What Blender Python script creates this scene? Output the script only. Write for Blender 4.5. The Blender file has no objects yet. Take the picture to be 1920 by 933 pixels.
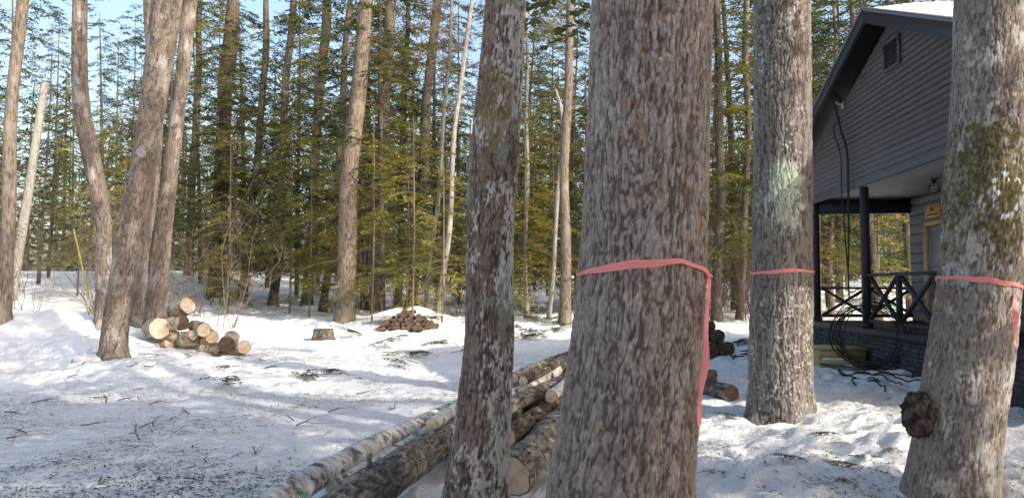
import bpy, math, random
import numpy as np
from mathutils import Vector, Matrix
random.seed(7); RNG=np.random.default_rng(7)
C=bpy.context.scene.collection
PI=math.pi
F=1370.; CAMZ=1.6
PITCH=math.atan((535-466.5)/F)
def ray(px,py):
    dx=(px-960)/F; dy=(466.5-py)/F
    return dx, math.cos(PITCH)-math.sin(PITCH)*dy, math.sin(PITCH)+math.cos(PITCH)*dy
def P(px,py,Y):
    r=ray(px,py); s=Y/r[1]
    return Vector((r[0]*s,Y,CAMZ+r[2]*s))
# ---------------------------------------------------------------- noise
def h3(i,j,k,s=0):
    n=(i.astype(np.int64)*73856093 ^ j.astype(np.int64)*19349663 ^ k.astype(np.int64)*83492791 ^ (s*2654435+97))&0xffffffff
    n=(n^(n>>15))*0x2c1b3c6d&0xffffffff
    n=(n^(n>>12))*0x297a2d39&0xffffffff
    n=n^(n>>15)
    return (n&0xffffff)/float(0xffffff)
def vn(x,y,z,s=0):
    x=np.asarray(x,float);y=np.asarray(y,float)+0*x;z=np.asarray(z,float)+0*x
    i=np.floor(x);j=np.floor(y);k=np.floor(z)
    a=x-i;b=y-j;c=z-k
    a=a*a*(3-2*a);b=b*b*(3-2*b);c=c*c*(3-2*c)
    r=0
    for di in (0,1):
        for dj in (0,1):
            for dk in (0,1):
                w=(a if di else 1-a)*(b if dj else 1-b)*(c if dk else 1-c)
                r=r+w*h3(i+di,j+dj,k+dk,s)
    return r
def fbm(x,y,z,s=0,o=4):
    r=0;a=.5;t=0
    for q in range(o):
        r=r+a*vn(x*2**q,y*2**q,z*2**q,s+q*7);t+=a;a*=.5
    return r/t
def ss(a,b,x):
    t=np.clip((np.asarray(x,float)-a)/(b-a),0,1);return t*t*(3-2*t)
def vor(u,v,n,s=0):
    i=np.floor(u);j=np.floor(v);f1=np.full(u.shape,9.);f2=np.full(u.shape,9.);idv=np.zeros(u.shape)
    for di in (-1,0,1):
        for dj in (-1,0,1):
            ci=i+di;cj=j+dj;cm=np.mod(ci,n)
            jx=h3(cm,cj,cj*0,s);jy=h3(cm,cj,cj*0+1,s);hid=h3(cm,cj,cj*0+2,s)
            d=np.sqrt((ci+.1+.8*jx-u)**2+(cj+.1+.8*jy-v)**2)
            nw=d<f1
            f2=np.where(nw,f1,np.minimum(f2,d));idv=np.where(nw,hid,idv);f1=np.where(nw,d,f1)
    return f1,f2,idv
# ---------------------------------------------------------------- ground
def xb(y): return -1.73+.312*(y-5.4)
MOUNDS=[(-10.3,16.2,.95,2.4,1.6),(-8.2,14.2,.38,1.6,1.0),(-12.5,13.5,.5,2,1.4),(-6.6,12.6,.26,1.0,.9),(-5.1,12.3,.12,1.3,.7),
        (3.4,6.4,.10,.8,.5),(2.5,5.6,.10,.9,.5),(4.1,5.9,.1,.5,.4),(-14,20,.7,3,2),(-4,24,.25,3,1.5),(2,24,.3,3,2),
        (2.62,7.0,.16,.35,.3),(-9.2,12.2,.22,.6,.4),(-7.6,13.2,.18,.5,.4),(-11.2,14.0,.2,.7,.5)]
def g(x,y):
    x=np.asarray(x,float);y=np.asarray(y,float)
    z=np.logaddexp(0,(y-14)/1.5)*1.5*.036-np.logaddexp(0,(y-48)/5)*5*.02
    z=z+.28*ss(1,4.5,x)*ss(3,6,y)
    z=z+1.3*ss(6,24,-x)*ss(16,48,y)
    for (mx,my,a,sx,sy) in MOUNDS: z=z+a*np.exp(-((x-mx)/sx)**2-((y-my)/sy)**2)
    rm=roadm(x,y)
    z=z+(1-rm)*(.16*(fbm(x*.5,y*.5,0*x,3,3)-.5)+.20*(fbm(x*2.1,y*2.1,0*x,5,3)-.5)+.09*(fbm(x*6.5,y*6.5,0*x,9,3)-.5))
    f1,f2,_=vor(x*2.9,y*2.1,99999,31)
    z=z-(.055*(1-.5*rm))*(1-ss(.14,.34,f1+.16*(vn(x*9,y*9,0*x,4)-.5)))*(vn(x*.7,y*.7,0*x,8)>.40)
    z=z+rm*(.06*(fbm(x*.6,y*.6,0*x,3,2)-.5)+.05*(fbm(x*4,y*4,0*x,9,4)-.5))
    return z
def roadm(x,y):
    e=.5*np.sin(x*1.3)
    m=(1-ss(-.6,.2,x-xb(y)))*(1-ss(11.2,12.8,y+e+.12*(-x-3)))
    m2=ss(13.5,14.5,y)*(1-ss(19,21,y))*ss(-6,-5,x)*(1-ss(1,3,x))
    return np.maximum(m,m2*.8)
def gz(x,y): return float(g(np.array([x]),np.array([y]))[0])
YS=np.geomspace(4,110,2500)
def G(px,py):
    r=ray(px,py);s=YS/r[1]
    zz=g(r[0]*s,YS);k=np.nonzero(CAMZ+r[2]*s<zz)[0]
    Y=YS[k[0]] if len(k) else 100.
    return float(r[0]*Y/r[1]),float(Y)
# ---------------------------------------------------------------- mesh builder
class MB:
    def __init__(s): s.v=[];s.f=[];s.c=[];s.n=0
    def add(s,v,f,mi=0,col=None):
        v=np.asarray(v,float).reshape(-1,3);f=np.asarray(f,int)
        s.v.append(v);s.f.append((f+s.n,mi));s.n+=len(v)
        s.c.append(col if col is not None else np.zeros((len(v),3)))
    def build(s,name,mats,parent=None,smooth=False,col=False):
        me=bpy.data.meshes.new(name);v=np.concatenate(s.v)
        me.vertices.add(len(v));me.vertices.foreach_set('co',v.ravel())
        ls=[];st=[];tot=[];mi=[];o=0
        for f,m in s.f:
            k=f.shape[1];n=len(f);ls.append(f.ravel());st.append(o+np.arange(n)*k);o+=n*k
            mi.append(np.full(n,m))
        ls=np.concatenate(ls);st=np.concatenate(st);mi=np.concatenate(mi)
        me.loops.add(len(ls));me.loops.foreach_set('vertex_index',ls.astype(np.int32))
        me.polygons.add(len(st));me.polygons.foreach_set('loop_start',st.astype(np.int32))
        me.polygons.foreach_set('material_index',mi.astype(np.int32))
        me.update(calc_edges=True)
        if smooth: me.polygons.foreach_set('use_smooth',np.ones(len(st),bool))
        if col:
            a=me.color_attributes.new('tint','FLOAT_COLOR','POINT');cc=np.concatenate(s.c)
            a.data.foreach_set('color',np.hstack([cc,np.ones((len(cc),1))]).ravel())
        for m in (mats if isinstance(mats,(list,tuple)) else [mats]): me.materials.append(m)
        ob=bpy.data.objects.new(name,me);C.objects.link(ob)
        if parent: ob.parent=parent
        return ob
    def box(s,x0,x1,y0,y1,z0,z1,mi=0):
        v=[(x,y,z) for x in (x0,x1) for y in (y0,y1) for z in (z0,z1)]
        s.add(v,[(0,1,3,2),(4,6,7,5),(0,4,5,1),(2,3,7,6),(0,2,6,4),(1,5,7,3)],mi)
    def bar(s,p,q,w,h,mi=0):
        p=Vector(p);q=Vector(q);d=(q-p).normalized()
        a=d.cross(Vector((0,0,1)));a=a.normalized() if a.length>.01 else Vector((1,0,0));b=a.cross(d).normalized()
        v=[]
        for c in (p,q):
            for i,j in ((-1,-1),(1,-1),(1,1),(-1,1)): v.append(c+a*w/2*i+b*h/2*j)
        s.add([tuple(k) for k in v],[(0,1,2,3),(7,6,5,4),(0,4,5,1),(1,5,6,2),(2,6,7,3),(3,7,4,0)],mi)
    def tube(s,pts,rad,ns=6,mi=0,cap=False,col=None):
        p=np.asarray([tuple(k) for k in pts],float);n=len(p);rad=np.broadcast_to(np.asarray(rad,float),(n,))
        t=np.gradient(p,axis=0);t/=np.linalg.norm(t,axis=1)[:,None]+1e-9
        m=t.mean(0);ref=np.array([0,0,1.]) if abs(m[2])<.8*np.linalg.norm(m)+1e-9 else np.array([1.,0,0])
        a=np.cross(t,ref);a/=np.linalg.norm(a,axis=1)[:,None]+1e-9;b=np.cross(t,a)
        th=np.arange(ns)*2*PI/ns
        v=p[:,None,:]+rad[:,None,None]*(a[:,None,:]*np.cos(th)[None,:,None]+b[:,None,:]*np.sin(th)[None,:,None])
        i=np.arange(n-1)[:,None]*ns;j=np.arange(ns)[None,:];k=(j+1)%ns
        f=np.stack([i+j,i+k,i+ns+k,i+ns+j],-1).reshape(-1,4)
        cc=None if col is None else np.tile(col,(n*ns,1))
        s.add(v.reshape(-1,3),f,mi,cc)
        if cap:
            s.add(v[0],[list(range(ns))],mi);s.add(v[-1],[list(range(ns))[::-1]],mi)
    def prism(s,poly,x0,x1,mi=0):
        n=len(poly);v=[(x0,a,b) for a,b in poly]+[(x1,a,b) for a,b in poly]
        s.add(v,[list(range(n))],mi);s.f.append((np.array([[s.n-2*n+n+i for i in range(n)][::-1]]),mi))
        s.f.append((np.array([[s.n-2*n+i,s.n-2*n+(i+1)%n,s.n-n+(i+1)%n,s.n-n+i] for i in range(n)]),mi))
def grid_faces(nr,nc,wrap=False):
    i=np.arange(nr-1)[:,None]*nc
    if wrap: j=np.arange(nc)[None,:];k=(j+1)%nc
    else: j=np.arange(nc-1)[None,:];k=j+1
    return np.stack([i+j,i+k,i+nc+k,i+nc+j],-1).reshape(-1,4)
# ---------------------------------------------------------------- tags
def tag(o,label=None,cat=None,group=None,kind=None):
    if label:o['label']=label
    if cat:o['category']=cat
    if group:o['group']=group
    if kind:o['kind']=kind
    return o
def empty(name,loc,label=None,cat=None,group=None,rz=0):
    o=bpy.data.objects.new(name,None);C.objects.link(o);o.location=loc;o.rotation_euler=(0,0,rz)
    o.empty_display_size=.1
    return tag(o,label,cat,group)
# ---------------------------------------------------------------- materials
class MT:
    def __init__(s,name,rough=.9):
        s.m=bpy.data.materials.new(name);s.m.use_nodes=True;s.t=s.m.node_tree;s.b=s.t.nodes['Principled BSDF']
        s.b.inputs['Roughness'].default_value=rough
        s.b.inputs['Specular IOR Level'].default_value=.25
    def n(s,t,**k):
        q=s.t.nodes.new(t)
        for a,b in k.items():
            if a[0]=='_': q.inputs[a[1:].replace('_',' ')].default_value=b
            else: setattr(q,a,b)
        return q
    def l(s,a,b): s.t.links.new(a,b)
    def obj(s,scale=(1,1,1)):
        tc=s.n('ShaderNodeTexCoord');mp=s.n('ShaderNodeMapping');mp.inputs['Scale'].default_value=scale
        s.l(tc.outputs['Object'],mp.inputs['Vector']);return mp.outputs[0]
    def noise(s,vec,sc,det=4,rough=.55,dist=0):
        q=s.n('ShaderNodeTexNoise');q.inputs['Scale'].default_value=sc;q.inputs['Detail'].default_value=det
        q.inputs['Roughness'].default_value=rough;q.inputs['Distortion'].default_value=dist
        if vec: s.l(vec,q.inputs['Vector'])
        return q.outputs['Fac']
    def ramp(s,fac,stops):
        q=s.n('ShaderNodeValToRGB');e=q.color_ramp.elements
        while len(e)<len(stops): e.new(.5)
        for k,(p,c) in zip(e,stops): k.position=p;k.color=(*c,1) if len(c)==3 else c
        s.l(fac,q.inputs[0]);return q.outputs[0]
    def mix(s,fac,a,b,mode='MIX'):
        q=s.n('ShaderNodeMix',data_type='RGBA',blend_type=mode)
        for v,i in ((fac,0),(a,6),(b,7)):
            if hasattr(v,'links'): s.l(v,q.inputs[i])
            else: q.inputs[i].default_value=v if i==0 else (*v,1)
        return q.outputs[2]
    def bump(s,h,st=.5,d=.02,prev=None):
        q=s.n('ShaderNodeBump');q.inputs['Strength'].default_value=st;q.inputs['Distance'].default_value=d
        s.l(h,q.inputs['Height'])
        if prev: s.l(prev,q.inputs['Normal'])
        return q.outputs[0]
    def base(s,c):
        if hasattr(c,'links'): s.l(c,s.b.inputs['Base Color'])
        else: s.b.inputs['Base Color'].default_value=(*c,1)
    def nrm(s,n): s.l(n,s.b.inputs['Normal'])
G1=lambda v:(v,v,v)
def simple(name,c,rough=.8,var=.25,sc=12,bump=.15):
    t=MT(name,rough);v=t.obj();n=t.noise(v,sc,5)
    t.base(t.mix(n,tuple(k*(1-var) for k in c),tuple(min(1,k*(1+var)) for k in c)))
    t.nrm(t.bump(n,bump,.01));return t.m
# bark with vertex tint
t=MT('bark_relief',.92);a=t.n('ShaderNodeAttribute',attribute_name='tint');v=t.obj((1,1,.22))
n=t.noise(v,120,5,.65);t.base(t.mix(.7,a.outputs['Color'],t.ramp(n,[(.3,G1(.55)),(.72,G1(1.35))]),'MULTIPLY'))
t.nrm(t.bump(n,.7,.006));BARKHI=t.m
def bark_far(name,c0,c1,c2):
    t=MT(name,.95);v=t.obj((1,1,.22));oi=t.n('ShaderNodeObjectInfo')
    n=t.noise(v,26,6,.65,.3);n2=t.noise(t.obj((1,1,.5)),1.7,4)
    c=t.ramp(n,[(.36,c0),(.5,c1),(.68,c2)])
    c=t.mix(t.ramp(n2,[(.5,G1(0)),(.66,G1(.6))]),c,(c2[0]*1.1,c2[1]*1.15,c2[2]*1.1))
    c=t.mix(.5,c,t.ramp(oi.outputs['Random'],[(0,G1(.55)),(1,G1(1.3))]),'MULTIPLY')
    t.base(c);t.nrm(t.bump(n,.9,.04));return t.m
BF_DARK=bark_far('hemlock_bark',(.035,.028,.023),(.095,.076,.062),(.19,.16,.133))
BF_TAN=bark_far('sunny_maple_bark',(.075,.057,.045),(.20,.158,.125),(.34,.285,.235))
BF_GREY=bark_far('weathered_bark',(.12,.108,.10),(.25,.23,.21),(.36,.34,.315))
# leaves
def leafmat(name,c0,c1,c2):
    t=MT(name,.6);g_=t.n('ShaderNodeNewGeometry');oi=t.n('ShaderNodeObjectInfo')
    n=t.noise(g_.outputs['Position'],.55,3);n2=t.noise(g_.outputs['Position'],6,2)
    c=t.ramp(n,[(.35,c0),(.52,c1),(.68,c2)])
    c=t.mix(.6,c,t.ramp(n2,[(.3,G1(.5)),(.7,G1(1.4))]),'MULTIPLY')
    c=t.mix(.5,c,t.ramp(oi.outputs['Random'],[(0,(.7,.75,.7)),(1,(1.35,1.2,.9))]),'MULTIPLY')
    t.base(c);tr=t.n('ShaderNodeBsdfTranslucent');t.l(c,tr.inputs[0])
    ms=t.n('ShaderNodeMixShader');ms.inputs[0].default_value=.42
    t.l(t.b.outputs[0],ms.inputs[1]);t.l(tr.outputs[0],ms.inputs[2]);t.l(ms.outputs[0],t.t.nodes['Material Output'].inputs[0]);return t.m
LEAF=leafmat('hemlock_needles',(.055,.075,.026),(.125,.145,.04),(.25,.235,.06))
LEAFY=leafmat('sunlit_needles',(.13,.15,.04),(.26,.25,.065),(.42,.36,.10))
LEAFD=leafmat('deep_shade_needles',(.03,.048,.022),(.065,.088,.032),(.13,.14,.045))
LEAFB=leafmat('fallen_needles',(.025,.045,.025),(.045,.07,.03),(.09,.10,.05))
LITT=simple('needle_litter',(.06,.052,.035),.9,.6,3)
TWIG=simple('twig_bark',(.16,.125,.10),.9)
# snow
t=MT('snow',.7);a=t.n('ShaderNodeAttribute',attribute_name='tint');v=t.obj()
sep=t.n('ShaderNodeSeparateColor');t.l(a.outputs['Color'],sep.inputs[0])
big=t.noise(v,1.1,4);med=t.noise(v,9,5,.65);fine=t.noise(v,55,4,.7);spk=t.noise(v,42,8,.85)
rc=t.mix(t.ramp(med,[(.35,G1(0)),(.7,G1(1))]),(.70,.71,.72),(.87,.88,.89))
c=t.mix(sep.outputs[0],(.91,.915,.925),rc)
sk=t.ramp(spk,[(.55,G1(0)),(.605,G1(.9))]);sk2=t.ramp(big,[(.38,G1(.2)),(.60,G1(1))])
m=t.n('ShaderNodeMath',operation='MULTIPLY');t.l(sk,m.inputs[0]);t.l(sk2,m.inputs[1])
m2=t.n('ShaderNodeMath',operation='MULTIPLY');t.l(m.outputs[0],m2.inputs[0]);t.l(sep.outputs[1],m2.inputs[1])
c=t.mix(m2.outputs[0],c,(.22,.20,.16));t.base(c)
b=t.bump(med,.9,.08);b=t.bump(fine,.7,.025,b);t.nrm(b);SNOW=t.m
t=MT('drift_snow',.7);v=t.obj();n=t.noise(v,7,5,.6);t.base((.87,.88,.9));t.nrm(t.bump(n,.4,.05));SNOW2=t.m
# birch bark (log along local z)
def birch(name,white,warm,th=.56):
    t=MT(name,.75);v=t.obj((3,3,26));n=t.noise(v,1.6,5,.7,.3);n2=t.noise(t.obj((1,1,1.2)),4.6,6,.7);n3=t.noise(t.obj((2,2,7)),2.4,5,.65)
    c=t.ramp(n,[(.36,(.10,.085,.075)),(.42,white)])
    c=t.mix(t.ramp(n3,[(.46,G1(0)),(.62,G1(.85))]),c,warm)
    c=t.mix(t.ramp(n2,[(th-.03,G1(0)),(th+.04,G1(.9))]),c,(.10,.08,.065))
    t.base(c);t.nrm(t.bump(n2,.8,.04,t.bump(n,.4,.01)));return t.m
BIRCH=birch('birch_bark',(.66,.64,.62),(.34,.30,.27),.54)
BIRCHW=birch('peeling_birch_bark',(.60,.50,.38),(.42,.25,.13),.53)
def barklog(name,c0,c1,c2,lich):
    t=MT(name,.95);v=t.obj((1,1,.25));n=t.noise(v,30,6,.7,.3);n2=t.noise(t.obj(),8,6,.7);n3=t.noise(t.obj(),3.1,5,.65)
    c=t.ramp(n,[(.38,c0),(.5,c1),(.64,c2)])
    c=t.mix(t.ramp(n2,[(.54,G1(0)),(.60,G1(.8))]),c,lich)
    c=t.mix(t.ramp(n3,[(.6,G1(0)),(.68,G1(.8))]),c,(.08,.10,.03))
    t.base(c);t.nrm(t.bump(n,1.0,.045));return t.m
MAPLOG=barklog('maple_log_bark',(.05,.04,.033),(.17,.142,.12),(.34,.30,.265),(.42,.45,.39))
DARKLOG=barklog('dark_log_bark',(.03,.022,.018),(.10,.075,.058),(.20,.16,.13),(.27,.28,.24))
def cutmat(name,c0,c1,c2):
    t=MT(name,.8);v=t.obj();w=t.n('ShaderNodeTexWave',wave_type='RINGS',rings_direction='Z');w.inputs['Scale'].default_value=22
    w.inputs['Distortion'].default_value=2.5;w.inputs['Detail'].default_value=4;t.l(v,w.inputs[0])
    n=t.noise(v,9,6,.65);c=t.mix(w.outputs['Fac'],c0,c1);c=t.mix(t.ramp(n,[(.42,G1(0)),(.62,G1(.9))]),c,c2)
    t.base(c);t.nrm(t.bump(n,.4,.01));return t.m
CUT=cutmat('fresh_cut_wood',(.62,.50,.37),(.68,.56,.43),(.46,.34,.24))
CUTOLD=cutmat('old_cut_wood',(.13,.085,.062),(.18,.125,.095),(.07,.048,.038))
t=MT('flagging_tape',.45);n=t.noise(t.obj((1,1,14)),7,3);c=t.mix(n,(.95,.24,.24),(1.0,.42,.40));t.base(c)
tr=t.n('ShaderNodeBsdfTranslucent');t.l(c,tr.inputs[0]);ms=t.n('ShaderNodeMixShader');ms.inputs[0].default_value=.3
t.l(t.b.outputs[0],ms.inputs[1]);t.l(tr.outputs[0],ms.inputs[2]);t.l(ms.outputs[0],t.t.nodes['Material Output'].inputs[0]);t.nrm(t.bump(n,.5,.01));PINK=t.m
# ---------------------------------------------------------------- world, sun, camera
AZ=math.radians(128);EL=math.radians(30)
W=bpy.data.worlds.new('World');bpy.context.scene.world=W;W.use_nodes=True;nt=W.node_tree
sky=nt.nodes.new('ShaderNodeTexSky');sky.sky_type='NISHITA';sky.sun_disc=False;sky.sun_elevation=EL;sky.sun_rotation=AZ
sky.dust_density=4;sky.air_density=1.2
nt.links.new(sky.outputs[0],nt.nodes['Background'].inputs[0]);nt.nodes['Background'].inputs[1].default_value=.34
sv=Vector((math.cos(EL)*math.sin(AZ),math.cos(EL)*math.cos(AZ),math.sin(EL)))
sl=bpy.data.lights.new('sun','SUN');sl.energy=5.0;sl.angle=math.radians(.5);sl.color=(1,.91,.79)
so=bpy.data.objects.new('sun',sl);C.objects.link(so);so.rotation_euler=sv.to_track_quat('Z','Y').to_euler()
cam=bpy.data.cameras.new('camera');co=bpy.data.objects.new('camera',cam);C.objects.link(co);co.location=(0,0,CAMZ)
co.rotation_euler=(PI/2+PITCH,0,0);cam.lens=36*F/1920;cam.sensor_width=36;cam.clip_end=2000;bpy.context.scene.camera=co
bpy.context.scene.view_settings.view_transform='Standard'
# ---------------------------------------------------------------- ground sheet
xs=np.concatenate([-np.geomspace(400,13,40),np.arange(-12.6,8.2,.04),np.geomspace(8.4,400,40)])
ys=np.concatenate([-np.geomspace(300,3,25),np.linspace(-2.5,3.9,20),np.geomspace(4,60,640),np.geomspace(62,600,30)])
X,Y=np.meshgrid(xs,ys);Z=g(X,Y);mb=MB();rm=roadm(X,Y)
deb=np.clip(.3+.7*rm+.5*ss(1,3,X)*(Y<9),0,1)*(1-ss(25,45,Y)*.3)
mb.add(np.stack([X,Y,Z],-1).reshape(-1,3),grid_faces(len(ys),len(xs)),0,np.stack([rm,deb,0*rm],-1).reshape(-1,3))
tag(mb.build('snowy_ground',SNOW,None,True,True),kind='structure')
# ---------------------------------------------------------------- trunks
def hermite(z,zp,vp):
    zp=np.array(zp);vp=np.array(vp);m=np.gradient(vp,zp)
    k=np.clip(np.searchsorted(zp,z)-1,0,len(zp)-2);h=zp[k+1]-zp[k];t_=np.clip((z-zp[k])/h,0,1)
    a=2*t_**3-3*t_**2+1;b=t_**3-2*t_**2+t_;c=-2*t_**3+3*t_**2;d=t_**3-t_**2
    return a*vp[k]+b*h*m[k]+c*vp[k+1]+d*h*m[k+1]
def path(pts,Yd,top=15):
    q=[]
    for px,py,w in pts:
        p=P(px,py,Yd);q.append((p.z,p.x,w/2/F*Yd))
    q.sort();(z1,x1,r1),(z2,x2,r2)=q[-2],q[-1];s=(x2-x1)/(z2-z1)
    if top>z2+1:
        q.append(((z2+top)/2,x2+s*(top-z2)*.45,r2*.72));q.append((top,x2+s*(top-z2)*.7,r2*.25))
    z,x,r=zip(*q);return list(z),list(x),list(r)
TR={}
def trunk_hi(key,pts,Yd,nseg,dz,ncell,cellh,amp,colfn,seed,top=15,zf=None,flare=.25,lump=.05,wav=1.):
    z,x,r=path(pts,Yd,top);x0=hermite(np.array([max(z[0],0)]),z,x)[0];gr=gz(x0,Yd)
    zb=min(gr-.25,z[0]);
    if zb<z[0]: z=[zb]+z;x=[x[0]]+x;r=[r[0]]+r
    if zf is None: zf=P(960,0,Yd).z+.25
    zz=np.concatenate([np.arange(zb,zf,dz),np.linspace(zf,top,40)[0:]])
    cx=hermite(zz,z,x);rr=np.maximum(hermite(zz,z,r),.02);TR[key]=(z,x,r,Yd,gr)
    th=np.arange(nseg)/nseg;T,ZZ=np.meshgrid(th,zz);rc=float(np.median(r[1:5]));RR=rr[:,None]+0*T;ct=np.cos(T*2*PI);st=np.sin(T*2*PI)
    X3=RR*ct;Y3=RR*st;XC=rc*ct;YC_=rc*st
    f=ncell/(2*PI*rc)                       # ridges per metre round the trunk
    w1=fbm(X3*5,Y3*5,ZZ*2.0,seed,3)-.5
    w3=fbm(X3*75,Y3*75,ZZ*36,seed+90,3)-.5
    w4=fbm(XC*f*.9,YC_*f*.9,ZZ/cellh*1.6,seed+70,3)-.5
    wx=(fbm(XC*f*.6,YC_*f*.6,ZZ/cellh*1.4,seed+50,3)-.5)*1.6/f
    a1=vn((XC+wx)*f*1.45,(YC_+wx)*f*1.45,ZZ/cellh*.62,seed+1);a2=vn((XC+wx)*f*2.9+5,(YC_+wx)*f*2.9,ZZ/cellh*1.5,seed+2)
    n1=.60*a1+.40*a2+.10*w4+.06*w3
    fu=ss(.0,.15,np.abs(n1-.5)+.05*w3)                 # long interlacing furrows
    a3=vn((XC-wx)*f*2.1+11,(YC_-wx)*f*2.1,ZZ/cellh*.9,seed+3);fu2=ss(0,.13,np.abs(a3+.2*w4-.5)+.04*w3)
    u=T*ncell*1.4//1*0+T*ncell+1.2*w1+1.8*w4+.35*w3;v=ZZ/cellh*1.2+1.0*w4+.25*w3
    f1,f2,idv=vor(u,v,ncell,seed);cr=ss(.0,.34,f2-f1+.25*w3)
    g1,g2,id2=vor(u+7.3,v*5.5+1.5*w1,ncell,seed+5);cr2=ss(0,.32,g2-g1+.2*w3)
    h=np.clip((.35+.65*fu)*(.62+.38*fu2)*(.74+.26*cr)*(.84+.16*cr2)+.18*w3,0,1)
    R=RR*(1+lump*2*(fbm(X3*2.2,Y3*2.2,ZZ*.9,seed+11,2)-.5))+amp*(h-1+.2*(idv-.5)+.25*w3)
    fl=np.exp(-np.maximum(ZZ-gr,0)/.17);R=R*(1+flare*fl*(.7+.6*np.cos(T*2*PI*5+seed)*fl))
    V=np.stack([cx[:,None]+R*ct,Yd+R*st,ZZ],-1)
    col=colfn(h,cr,idv,id2,X3,Y3,ZZ,ct,st,w1,w4,w3,Yd)
    m=MB();m.add(V.reshape(-1,3),grid_faces(len(zz),nseg,True),0,np.clip(col,0,1).reshape(-1,3))
    return m
def lerp(a,b,t): return a+(b-a)*t[...,None]
A_=lambda *c:np.array(c)
def zpix(py,Yd): return P(960,py,Yd).z
def col_pine(h,cr,idv,id2,X,Y,Z,ct,st,w1,w2,w3,Yd):
    ridge=lerp(A_(.235,.188,.162),A_(.35,.295,.262),np.clip(.15*idv+.3*id2+1.0*w1+1.4*w3+.25,0,1))
    red=ss(.61,.70,fbm(X*26,Y*26,Z*15,333,4))
    ridge=lerp(ridge,A_(.31,.155,.08),red*.6*(id2>.3))
    c=lerp(A_(.095,.070,.056),ridge,ss(.15,.72,h))
    return c*(1+.6*w3[...,None])
def col_pine2(h,cr,idv,id2,X,Y,Z,ct,st,w1,w2,w3,Yd):
    ridge=lerp(A_(.17,.15,.138),A_(.28,.257,.238),np.clip(.15*idv+.25*id2+w1+w3+.25,0,1))
    c=lerp(A_(.068,.057,.05),ridge,ss(.15,.72,h))
    zc=zpix(375,Yd);d=((Z-zc)/.40)**2+((ct+.2)/.55)**2
    pm=ss(1.4,.5,d+3.0*w2+2.6*w3+1.5*w1)*(st<0);c=lerp(c,A_(.46,.51,.40),pm*ss(.1,.5,h)*.95)
    fl=ss(.66,.70,fbm(X*34,Y*34,Z*34,77,2))*ss(.42,.55,fbm(X*4,Y*4,Z*1.5,78,2));c=lerp(c,A_(.48,.49,.44),fl*.75)
    return c
def col_map(h,cr,idv,id2,X,Y,Z,ct,st,w1,w2,w3,Yd):
    ridge=lerp(A_(.17,.118,.09),A_(.29,.225,.185),np.clip(.2*idv+.25*id2+1.5*w1+w3+.15,0,1))
    c=lerp(A_(.052,.036,.028),ridge,ss(.15,.72,h))
    li=fbm(X*9,Y*9,Z*4.5,401,5)+.10*ct+.03;c=lerp(c,A_(.54,.51,.48),ss(.54,.66,li+.5*w3)*ss(.2,.5,h)*.8)
    gr=ss(.58,.70,fbm(X*12,Y*12,Z*8,431,4)+.07*ct);c=lerp(c,A_(.30,.33,.27),gr*.45)
    zc=zpix(200,Yd);mo=ss(1.3,.2,((Z-zc)/.24)**2+((ct+.3)/.9)**2+4*w2+3*w1+2*w3);c=lerp(c,A_(.18,.115,.04),mo*.65)
    return c
def col_map2(h,cr,idv,id2,X,Y,Z,ct,st,w1,w2,w3,Yd):
    ridge=lerp(A_(.24,.195,.17),A_(.37,.32,.285),np.clip(.2*idv+.25*id2+1.3*w1+w3+.15,0,1))
    c=lerp(A_(.105,.083,.069),ridge,ss(.12,.68,h))
    li=fbm(X*10,Y*10,Z*7,501,5)+.07*ct;c=lerp(c,A_(.52,.50,.47),ss(.54,.66,li+.4*w3)*.65)
    zc=zpix(365,Yd);dd=((Z-zc)/.46)**2+((ct+.35+.4*(Z-zc))/.85)**2
    mo=ss(1.3,.15,dd+3.2*w2+2.5*w1+2.5*w3);c=lerp(c,lerp(A_(.055,.05,.02),A_(.17,.135,.045),np.clip(id2+2*w3,0,1)),mo*.88)
    sn=ss(.60,.68,fbm(X*22,Y*22,Z*16,511,4)+.3*w3)*ss(1.2,.4,((Z-zpix(360,Yd))/.25)**2+((ct+.1)/.5)**2);c=lerp(c,A_(.74,.75,.77),sn*.85)
    return c
def col_tan(h,cr,idv,id2,X,Y,Z,ct,st,w1,w2,w3,Yd):
    ridge=lerp(A_(.175,.138,.11),A_(.30,.245,.205),np.clip(.2*idv+.25*id2+1.3*w1+w3+.15,0,1))
    c=lerp(A_(.07,.053,.043),ridge,ss(.12,.68,h))
    li=fbm(X*6,Y*6,Z*3,601,4);c=lerp(c,A_(.46,.43,.40),ss(.54,.66,li+.4*w3)*.55)
    dk=ss(.54,.66,fbm(X*3,Y*3,Z*1.5,611,4));c=lerp(c,A_(.11,.083,.066),dk*.5)
    return c
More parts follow.
